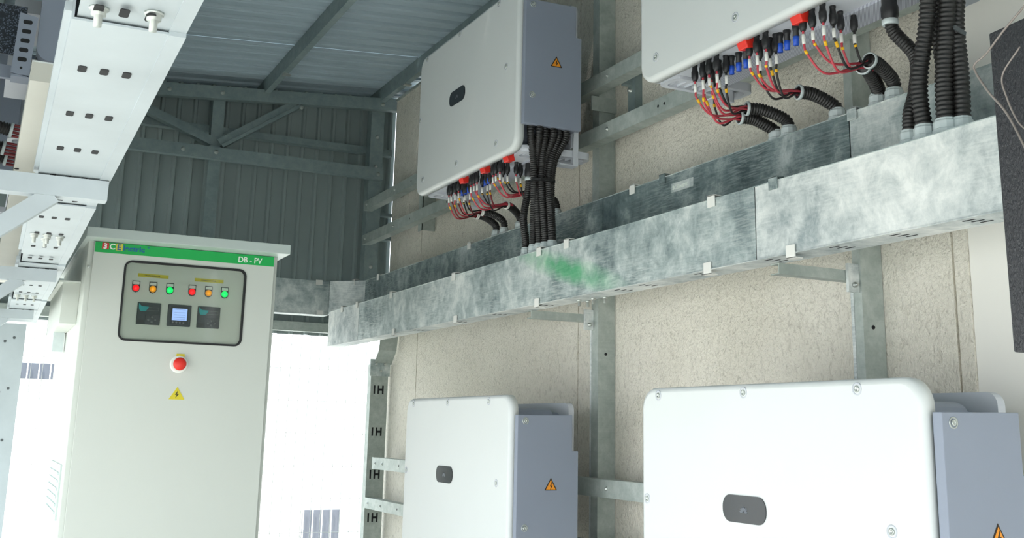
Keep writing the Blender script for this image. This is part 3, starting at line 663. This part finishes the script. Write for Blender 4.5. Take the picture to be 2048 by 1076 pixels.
# hood
MB().prism([(.333, .705), (1.112 + .03, .705), (1.142, .745), (.333, .745)], 'y', 4.50, 5.95).build('hood', 'hood', cb, bevel=.002)
# door with a window opening (frame of four boards around the pane)
X0, X1, Z0, Z1 = .374, 1.100, -1.42, .703
wx0, wx1, wz0, wz1 = .499, .981, .320, .634
door = MB()
outer = [(X0, Z0), (X1, Z0), (X1, Z1), (X0, Z1)]
inn = rrect(wx1 - wx0, wz1 - wz0, .026, 6, (wx0 + wx1) / 2, (wz0 + wz1) / 2)
def plate_hole(mb, outer, inn, y0, y1):
    # faces between a rectangle and a rounded hole, built as fans per corner
    k = len(inn); q = k // 4; cor = [outer[2], outer[3], outer[0], outer[1]]
    for yy in (y0, y1):
        for s_ in range(4):
            seg = inn[s_ * q:(s_ + 1) * q]
            for i in range(len(seg) - 1): mb.add([(cor[s_][0], yy, cor[s_][1]), (seg[i][0], yy, seg[i][1]), (seg[i + 1][0], yy, seg[i + 1][1])], [(0, 1, 2)])
            nx = inn[((s_ + 1) * q) % k]; c2 = cor[(s_ + 1) % 4]
            mb.add([(cor[s_][0], yy, cor[s_][1]), (seg[-1][0], yy, seg[-1][1]), (nx[0], yy, nx[1]), (c2[0], yy, c2[1])], [(0, 1, 2, 3)])
    for lst in (outer, inn):
        k = len(lst)
        for i in range(k):
            a, b_ = lst[i], lst[(i + 1) % k]; mb.add([(a[0], y0, a[1]), (b_[0], y0, b_[1]), (b_[0], y1, b_[1]), (a[0], y1, a[1])], [(0, 1, 2, 3)])
plate_hole(door, outer, inn, 4.60, 4.615)
dr = door.build('door', 'cab', cb)
gk = MB(); go = rrect(wx1 - wx0 + .010, wz1 - wz0 + .010, .031, 6, (wx0 + wx1) / 2, (wz0 + wz1) / 2); gi = rrect(wx1 - wx0 - .006, wz1 - wz0 - .006, .023, 6, (wx0 + wx1) / 2, (wz0 + wz1) / 2)
k = len(go)
for i in range(k):
    j = (i + 1) % k
    for y0, a, b_ in ((4.5965, go, gi), (4.612, go, gi)):
        gk.add([(a[i][0], y0, a[i][1]), (a[j][0], y0, a[j][1]), (b_[j][0], y0, b_[j][1]), (b_[i][0], y0, b_[i][1])], [(0, 1, 2, 3)])
    for a in (go, gi): gk.add([(a[i][0], 4.5965, a[i][1]), (a[j][0], 4.5965, a[j][1]), (a[j][0], 4.612, a[j][1]), (a[i][0], 4.612, a[i][1])], [(0, 1, 2, 3)])
wf = gk.build('window_gasket', 'rubber', dr)
MB().box(wx0 + .004, wx1 - .004, 4.603, 4.605, wz0 + .004, wz1 - .004).build('window_pane', 'glass', dr)
MB().box(wx0 - .01, wx1 + .01, 4.6155, 4.6195, wz0 - .01, wz1 + .01).build('instrument_panel', 'inner', cb)
# green band
MB().box(.376, 1.098, 4.5985, 4.600, .661, .703).build('name_band', 'green', dr)
fx = (math.radians(90), 0, 0)
MB().box(.402, .428, 4.5975, 4.5986, .675, .701).build('logo_tile', 'logored', dr)
text('logo_digit', '3', .030, 'print', dr, (.407, 4.5972, .677), fx, .0012)
text('logo_letter', 'C', .032, 'print', dr, (.4305, 4.5978, .6765), fx, .0006)
MB().box(.455, .481, 4.5975, 4.5986, .673, .701).build('logo_tile', 'logoyel', dr)
text('logo_letter', 'E', .032, 'logoblue', dr, (.459, 4.5972, .6755), fx, .0010)
text('logo_letters', 'lectric', .029, 'logoblue', dr, (.483, 4.5978, .675), fx, .0008, squash=1.15)
text('registered_mark', '®', .010, 'logoblue', dr, (.577, 4.5978, .692), fx, .0002)
text('band_lettering', 'DB - PV', .033, 'print', dr, (.945, 4.5978, .669), fx, .0004, squash=.93)
# indicator lamps, labels and meters on the inner panel
for i, (x, mt, nm) in enumerate(((.548, 'lr', 'red'), (.614, 'ly', 'amber'), (.681, 'lg', 'green'), (.770, 'lr', 'red'), (.837, 'ly', 'amber'), (.903, 'lg', 'green'))):
    z = .530
    b2 = MB().prism([(x - .0150, z), (x - .0145, z - .006), (x - .010, z - .014), (x, z - .0178), (x + .010, z - .014), (x + .0145, z - .006), (x + .015, z), (x + .015, z + .029), (x - .015, z + .029)], 'y', 4.611, 4.616).build('indicator_lamp', 'black', cb)
    b2['label'] = nm + ' indicator lamp with a white name plate'
    MB().lathe((x, 4.611, z), [(.0135, 0), (.0130, .003), (.0105, .006), (.006, .008), (.001, .0085)], '-y', 18).build('lens', mt, b2)
    MB().box(x - .0125, x + .0125, 4.6098, 4.611, z + .0145, z + .026).build('name_plate', 'print', b2)
for x0, x1, z, s_ in ((.552, .672, .577, 'UPS/ATS GENERATOR'), (.777, .895, .575, 'CONNECT TO METER')):
    b2 = MB().box(x0, x1, 4.6145, 4.616, z, z + .014).build('yellow_label', 'labelyel', cb)
    text('label_lettering', s_, .0062, 'ink', b2, (x0 + .026, 4.6143, z + .0045), fx, .0001)
def controller(x0):
    z0 = .385; z1 = .473; w_ = .091
    o = MB().box(x0, x0 + w_, 4.604 + .002, 4.616, z0, z1).build('power_controller', 'meterdark', cb, bevel=.0015)
    o['label'] = 'black controller with a teal printed face'
    Y = 4.6058
    MB().prism([(x0 + .005, z1 - .003), (x0 + .009, z1 - .009), (x0 + .016, z1 - .015), (x0 + .044, z1 - .016), (x0 + .040, z1 - .025), (x0 + .032, z1 - .035), (x0 + .012, z1 - .035), (x0 + .007, z1 - .028), (x0 + .005, z1 - .016)], 'y', Y - .0006, Y + .0006).build('teal_print', 'teal', o)
    mb = MB()
    for (a, b_, c, d) in ((.03, .083, -.032, -.0308), (.04, .083, -.0192, -.018), (.0818, .083, -.032, -.018)): mb.box(x0 + a, x0 + b_, Y - .0005, Y + .0005, z1 + c, z1 + d)
    mb.build('outline_print', 'button', o)
    MB().box(x0 + .034, x0 + w_ - .002, Y - .0008, Y + .0006, z0 + .002, z0 + .040).build('keypad', 'meter', o)
    for a, b_ in ((.045, .019), (.059, .030), (.059, .010), (.072, .020)):
        MB().lathe((x0 + a, Y - .0008, z0 + b_), [(.0052, 0), (.0045, .0015), (.001, .0015)], '-y', 12).build('key', 'button', o)
    MB().box(x0 + .003, x0 + .030, Y - .0006, Y + .0006, z0 + .003, z0 + .018).build('socket_cover', 'black', o)
controller(.561); controller(.799)
mt = MB().box(.680, .773, 4.603 + .002, 4.616, .385, .473).build('power_meter', 'meter', cb, bevel=.003); mt['label'] = 'grey square power meter with a lit blue screen'
MB().box(.690, .763, 4.6042, 4.6052, .393, .466).build('meter_face', 'meterdark', mt)
MB().box(.698, .757, 4.6034, 4.6043, .409, .457).build('meter_screen', 'lcd', mt)
scr = MB()
for z in (.452, .440, .430, .420, .413): scr.box(.705, .750, 4.6030, 4.6035, z, z + .0012)
scr.build('screen_lines', 'logo', mt)
for x in (.703, .717, .731, .745): MB().lathe((x, 4.6042, .400), [(.0042, 0), (.0035, .0012), (.001, .0012)], '-y', 10).build('meter_button', 'button', mt)
# emergency stop
es = MB().lathe((.741, 4.60, .233), [(.036, 0), (.036, .003), (.030, .004), (.001, .004)], '-y', 24).build('stop_collar', 'print', cb)
es['label'] = 'pale ring of the emergency stop'
MB().box(.728, .760, 4.5965, 4.600, .258, .274).build('stop_label', 'labelyel', es)
MB().lathe((.741, 4.596, .233), [(.014, 0), (.014, .012), (.024, .013), (.026, .018), (.024, .026), (.015, .031), (.001, .032)], '-y', 22).build('stop_button', 'red', es)
MB().prism([(.712, .092), (.774, .092), (.743, .142)], 'y', 4.5985, 4.60).build('hazard_sticker', 'labelyel', cb)
MB().prism([(.746, .128), (.735, .110), (.742, .111), (.737, .097), (.752, .114), (.744, .113)], 'y', 4.5980, 4.5986).build('hazard_sticker_bolt', 'ink', cb)
# side hood and lower vent panel
sh = MB().box(.286, .352, 4.80, 5.60, .385, .553).build('side_box', 'cab', cb, bevel=.002)
MB().box(.270, .352, 4.79, 5.62, .553, .560).build('side_box_rim', 'print', sh)
MB().box(.30, .345, 5.30, 5.36, .30, .385).build('side_box_outlet', 'zinc', sh)
vp = MB().box(.345, .352, 4.72, 5.30, -.38, -.17).build('vent_plate', 'hood', cb)
for k_ in range(6): MB().box(.340, .345, 4.76, 5.26, -.36 + k_ * .03, -.35 + k_ * .03).build('louvre', 'hood', vp)
MB().lathe((.36, 4.5995, .60), [(.006, 0), (.006, .004), (.003, .004)], '-y', 8).build('door_hinge', 'nut', cb)

# ------------------------------------------------------------------ left row
def lx(y): return .0125 * y
tl = root('left_front_trunking', .10, 3.2, .48, 'chalky white slotted trunking running overhead at the left', 'cable trunking'); tl.location.x = 0; tl.location.y = 0
tl.rotation_euler = (0, 0, -.0125)
def LB(mb, nm, mat): return mb.build(nm, mat, tl)
cuts = [.55, 1.20, 1.365, 2.36, 2.64, 3.50, 3.72, 4.6, 4.9, 6.02]
for i in range(len(cuts) - 1):
    a, b_ = cuts[i] + .003, cuts[i + 1] - .003; cover = i % 2 == 1
    if cover:     # joint covers: narrow recessed coupling with bolts
        LB(MB().box(.046, .163, a - .02, b_ + .02, .486, .489), 'joint_plate', 'tray_left')
    else:
        LB(MB().box(.040, .168, a, b_, .480, .483).box(.040, .043, a, b_, .4831, .54).box(.165, .168, a, b_, .4831, .54).box(.031, .0399, a, b_, .490, .502), 'trough', 'tray_left')
    LB(MB().box(.155, .176, a - .003, b_ + .003, .478 + .006 * (i % 2), .492), 'edge_flange', 'tray_left')
LB(MB().box(.038, .17, .55, 6.02, .5405, .5435), 'lid', 'tray_left')
sl = MB()
for k_ in range(20):
    y = 1.05 + .2515 * k_ + .015
    if y > 5.9: continue
    for x in (.067, .096, .126): LB(MB().prism([(x - .0058, y - .010), (x - .004, y - .014), (x + .004, y - .014), (x + .0058, y - .010), (x + .0058, y + .010), (x + .004, y + .014), (x - .004, y + .014), (x - .0058, y + .010)], 'z', .4790, .4801), 'drain_slot', 'dark')
for x, y in ((.068, 1.33), (.130, 1.315), (.062, 3.10), (.094, 3.10), (.126, 3.12), (.092, 3.17), (.060, 4.7), (.09, 4.7), (.12, 4.7)):
    z = .486 if y < 2 else .480
    LB(MB().lathe((x, y, z), [(.012, 0), (.012, .003), (.009, .003), (.009, .010), (.005, .010), (.005, .024), (.001, .024)], '-z', 10), 'bolt', 'nut')
tl2 = root('left_rear_trunking', .09, 4.2, .66, 'chalky white upper trunking beginning beside the end-on grey inverter', 'cable trunking')
MB().box(.033, .16, 2.32, 6.02, .670, .674).box(.033, .036, 2.32, 6.02, .6741, .71).box(.0361, .16, 2.32, 2.325, .6741, .71).build('trough', 'tray_beige_lit', tl2)
MB().box(.033, .16, 2.32, 6.02, .71, .713).build('lid', 'tray_white', tl2)
MB().lathe((.040, 3.2, .67), [(.006, 0), (.006, .002)], '-z', 8).build('hole', 'dark', tl2)
for y in (1.72, 2.1):
    pass
for y, lab in ((2.30, 'nearest white bracket arm crossing under the left trunking'), (3.80, 'second white bracket arm under the left trunking'), (5.30, 'farthest white bracket arm under the left trunking')):
    o = root('bracket_arm', 0, y, .43, lab, 'bracket', 'arms under the left trunking')
    MB().box(-.42, .197 + .002 * y, y, y + .04, .436, .476).build('arm', 'tray_left', o)
    MB().bar((.10, y + .02, .44), (-.36, y + .02, .06), .036, .03, (0, 1, 0)).build('brace', 'tray_left', o)
    p_ = root('steel_column', -.42, y, -1.5, ['steel column left of the camera carrying the nearest left bracket arm', 'steel column carrying the second left bracket arm', 'steel column carrying the farthest left bracket arm'][int(y / 1.6) - 1], 'column', 'steel columns')
    MB().box(-.46, -.42, y - .02, y + .05, -1.5, 1.93).build('shaft', 'post', p_)
# riser dropping from the left run at the back wall
ri = root('slotted_riser', .12, 6.1, -1.5, 'white perforated riser dropping at the far left', 'cable trunking')
MB().chan('z', -1.5, .47, 6.02, 6.12, .03, .21, .003, True).build('channel', 'tray_left', ri)
for z in (.40, .15, -.1, -.35, -.6):
    for x in (.08, .12, .16): MB().lathe((x, 6.0195, z - .02 * (x == .12)), [(.007, 0), (.007, .001)], '-y', 8).build('hole', 'meter', ri)
# red cable bundles and conduits of the near left inverter
gl2 = 'DC cables of the left row'
for bi, (cz, cx) in enumerate(((.920, .018), (.872, .002), (.850, .012))):
    for k_ in range(4):
        yy = 3.80 + bi * .06; z = cz + .018 - k_ * .012
        o = root('solar_cable', .02, yy, z, '%s of four dark red cables beside the %s black conduit end at the far left' % (['top', 'second', 'third', 'lowest'][k_], ['upper', 'middle', 'lower'][bi]), 'cable', gl2)
        MB().tube(crv([(cx, yy, z), (cx + .05, yy, z - .003), (.16, yy + .01, z + .0), (.25, yy + .03, z + .07), (.28, yy + .03, 1.03)], 6), .0046, 6).build('sheath', 'darkred', o)
        MB().lathe((.28, yy + .03, 1.062), [(.0085, 0), (.0095, .02), (.0105, .024), (.0105, .036), (.007, .042)], '-z', 8).build('plug', 'black', o)
    path = [(cx, 3.80 + bi * .06, cz), (cx - .05, 3.80 + bi * .06, cz + .004), (cx - .12, 3.82 + bi * .06, cz - .02), (cx - .16, 3.83 + bi * .06, cz - .09), (cx - .17, 3.83 + bi * .06, .66)]
    conduit(path, .021, '%s black conduit end with a pale collar at the far left edge' % ['upper', 'middle', 'lower'][bi], 'conduits of the left row', None, 'metal')
# support trunking for those conduits, left of the view
tl3 = root('outer_left_trunking', -.16, 4.1, .46, 'white trunking behind the columns at the far left', 'cable trunking')
MB().box(-.24, -.06, 3.0, 5.9, .48, .66).build('body', 'tray_white', tl3)

# ------------------------------------------------------------------ slotted riser at the right of the cabinet
rs = root('cable_ladder_riser', 2.19, 6.3, -1.5, 'grey slotted riser dropping below the far end of the front trunking', 'cable trunking')
MB().chan('z', -1.5, .37, 6.30, 6.36, 2.135, 2.243, .003, True).build('channel', 'post', rs)
MB().prism([(6.30, .37), (6.22, .45), (6.20, .56), (6.204, .56), (6.224, .452), (6.304, .372)], 'x', 2.15, 2.26).build('bend', 'post', rs)
MB().box(2.125, 2.25, 6.292, 6.30, .30, .40).build('joint_sleeve', 'tray', rs)
for x, z in ((2.16, .37), (2.215, .37), (2.19, .33)): MB().lathe((x, 6.292, z), [(.009, 0), (.009, .006), (.005, .012)], '-y', 8).build('bolt', 'nut', rs)
for k_ in range(8):
    z = .22 - k_ * .245
    for x, w_ in ((2.16, .010), (2.185, .010), (2.213, .010)): MB().box(x - w_ / 2, x + w_ / 2, 6.2992, 6.3, z - .025, z + .025).build('slot', 'dark', rs)
    MB().box(2.185, 2.213, 6.2992, 6.3, z - .006, z + .006).build('slot_bar', 'dark', rs)

# ------------------------------------------------------------------ black textured panel and its loose cables at the right
bp = root('black_panel', 1.21, .78, .112, 'black leathery-textured panel standing at the right edge', 'panel')
MB().prism([(.986, .112), (.40, .112), (.40, .80), (.905, .552), (.986, .547)], 'x', 1.20, 1.235).build('sheet', 'panel', bp, bevel=.002)
o = root('loose_cable', 1.17, .95, .35, 'thin grey cable looping out past the black panel edge', 'cable', 'thin cables on the black panel')
MB().tube(crv([(1.15, .86, .56), (1.165, .93, .530), (1.18, .975, .512), (1.18, .995, .503), (1.18, .996, .492), (1.18, .978, .459), (1.18, .953, .424), (1.17, .925, .378), (1.16, .90, .33)], 8), .0016, 6).build('sheath', 'wirecable', o)
o = root('loose_cable', 1.17, .95, .30, 'second thin grey cable lying on the black panel', 'cable', 'thin cables on the black panel')
MB().tube(crv([(1.17, .915, .50), (1.17, .945, .47), (1.172, .943, .44), (1.172, .930, .405), (1.165, .905, .37), (1.165, .902, .30), (1.165, .91, .25), (1.16, .89, .21)], 8), .0012, 6).build('sheath', 'wirecable', o)

# ------------------------------------------------------------------ outside: mesh fence and a pale building
fe = root('wire_mesh_fence', .5, 6.86, -1.5, 'thin white wire mesh closing the opening below the back cladding', 'fence')
vm = MB().box(-.0015, .0015, -.0015, .0015, -1.0, 1.1); x = -2.4; first = None
while x < 2.36:
    if first is None:
        first = vm.build('wire', 'fence', fe, local=True); ob = first
    else:
        ob = first.copy(); C.objects.link(ob)
    ob.parent = fe; ob.location = (x - .5, 0, 1.0); x += .0625
for z in [.555 - .2 * k_ for k_ in range(11)]:
    MB().box(-2.4, 2.36, 6.862, 6.865, z - .0015, z + .0015).build('wire', 'fence', fe)
bd = root('far_building', 3, 14, -1.6, 'pale rendered building with barred windows beyond the mesh', 'building')
MB().box(-9, 1.2, 12.2, 13, -1.6, 1.3).build('wall', 'build', bd)
MB().box(1.2, 14, 12.2, 13, -1.6, .9).build('wall', 'build', bd)
for x0, x1, z0, z1 in ((.37, .80, .405, .56), (3.40, 3.82, -1.5, -.90)):
    f_ = MB().box(x0 - .03, x1 + .03, 12.14, 12.2, z0 - .03, z1 + .03).build('window_frame', 'build', bd)
    MB().box(x0, x1, 12.12, 12.141, z0, z1).build('pane', 'darkglass', f_)
    b2 = MB(); k_ = x0
    while k_ <= x1 + .001: b2.box(k_ - .006, k_ + .006, 12.08, 12.09, z0 - .02, z1 + .02); k_ += (x1 - x0) / 4
    b2.build('window_bars', 'fence', f_)
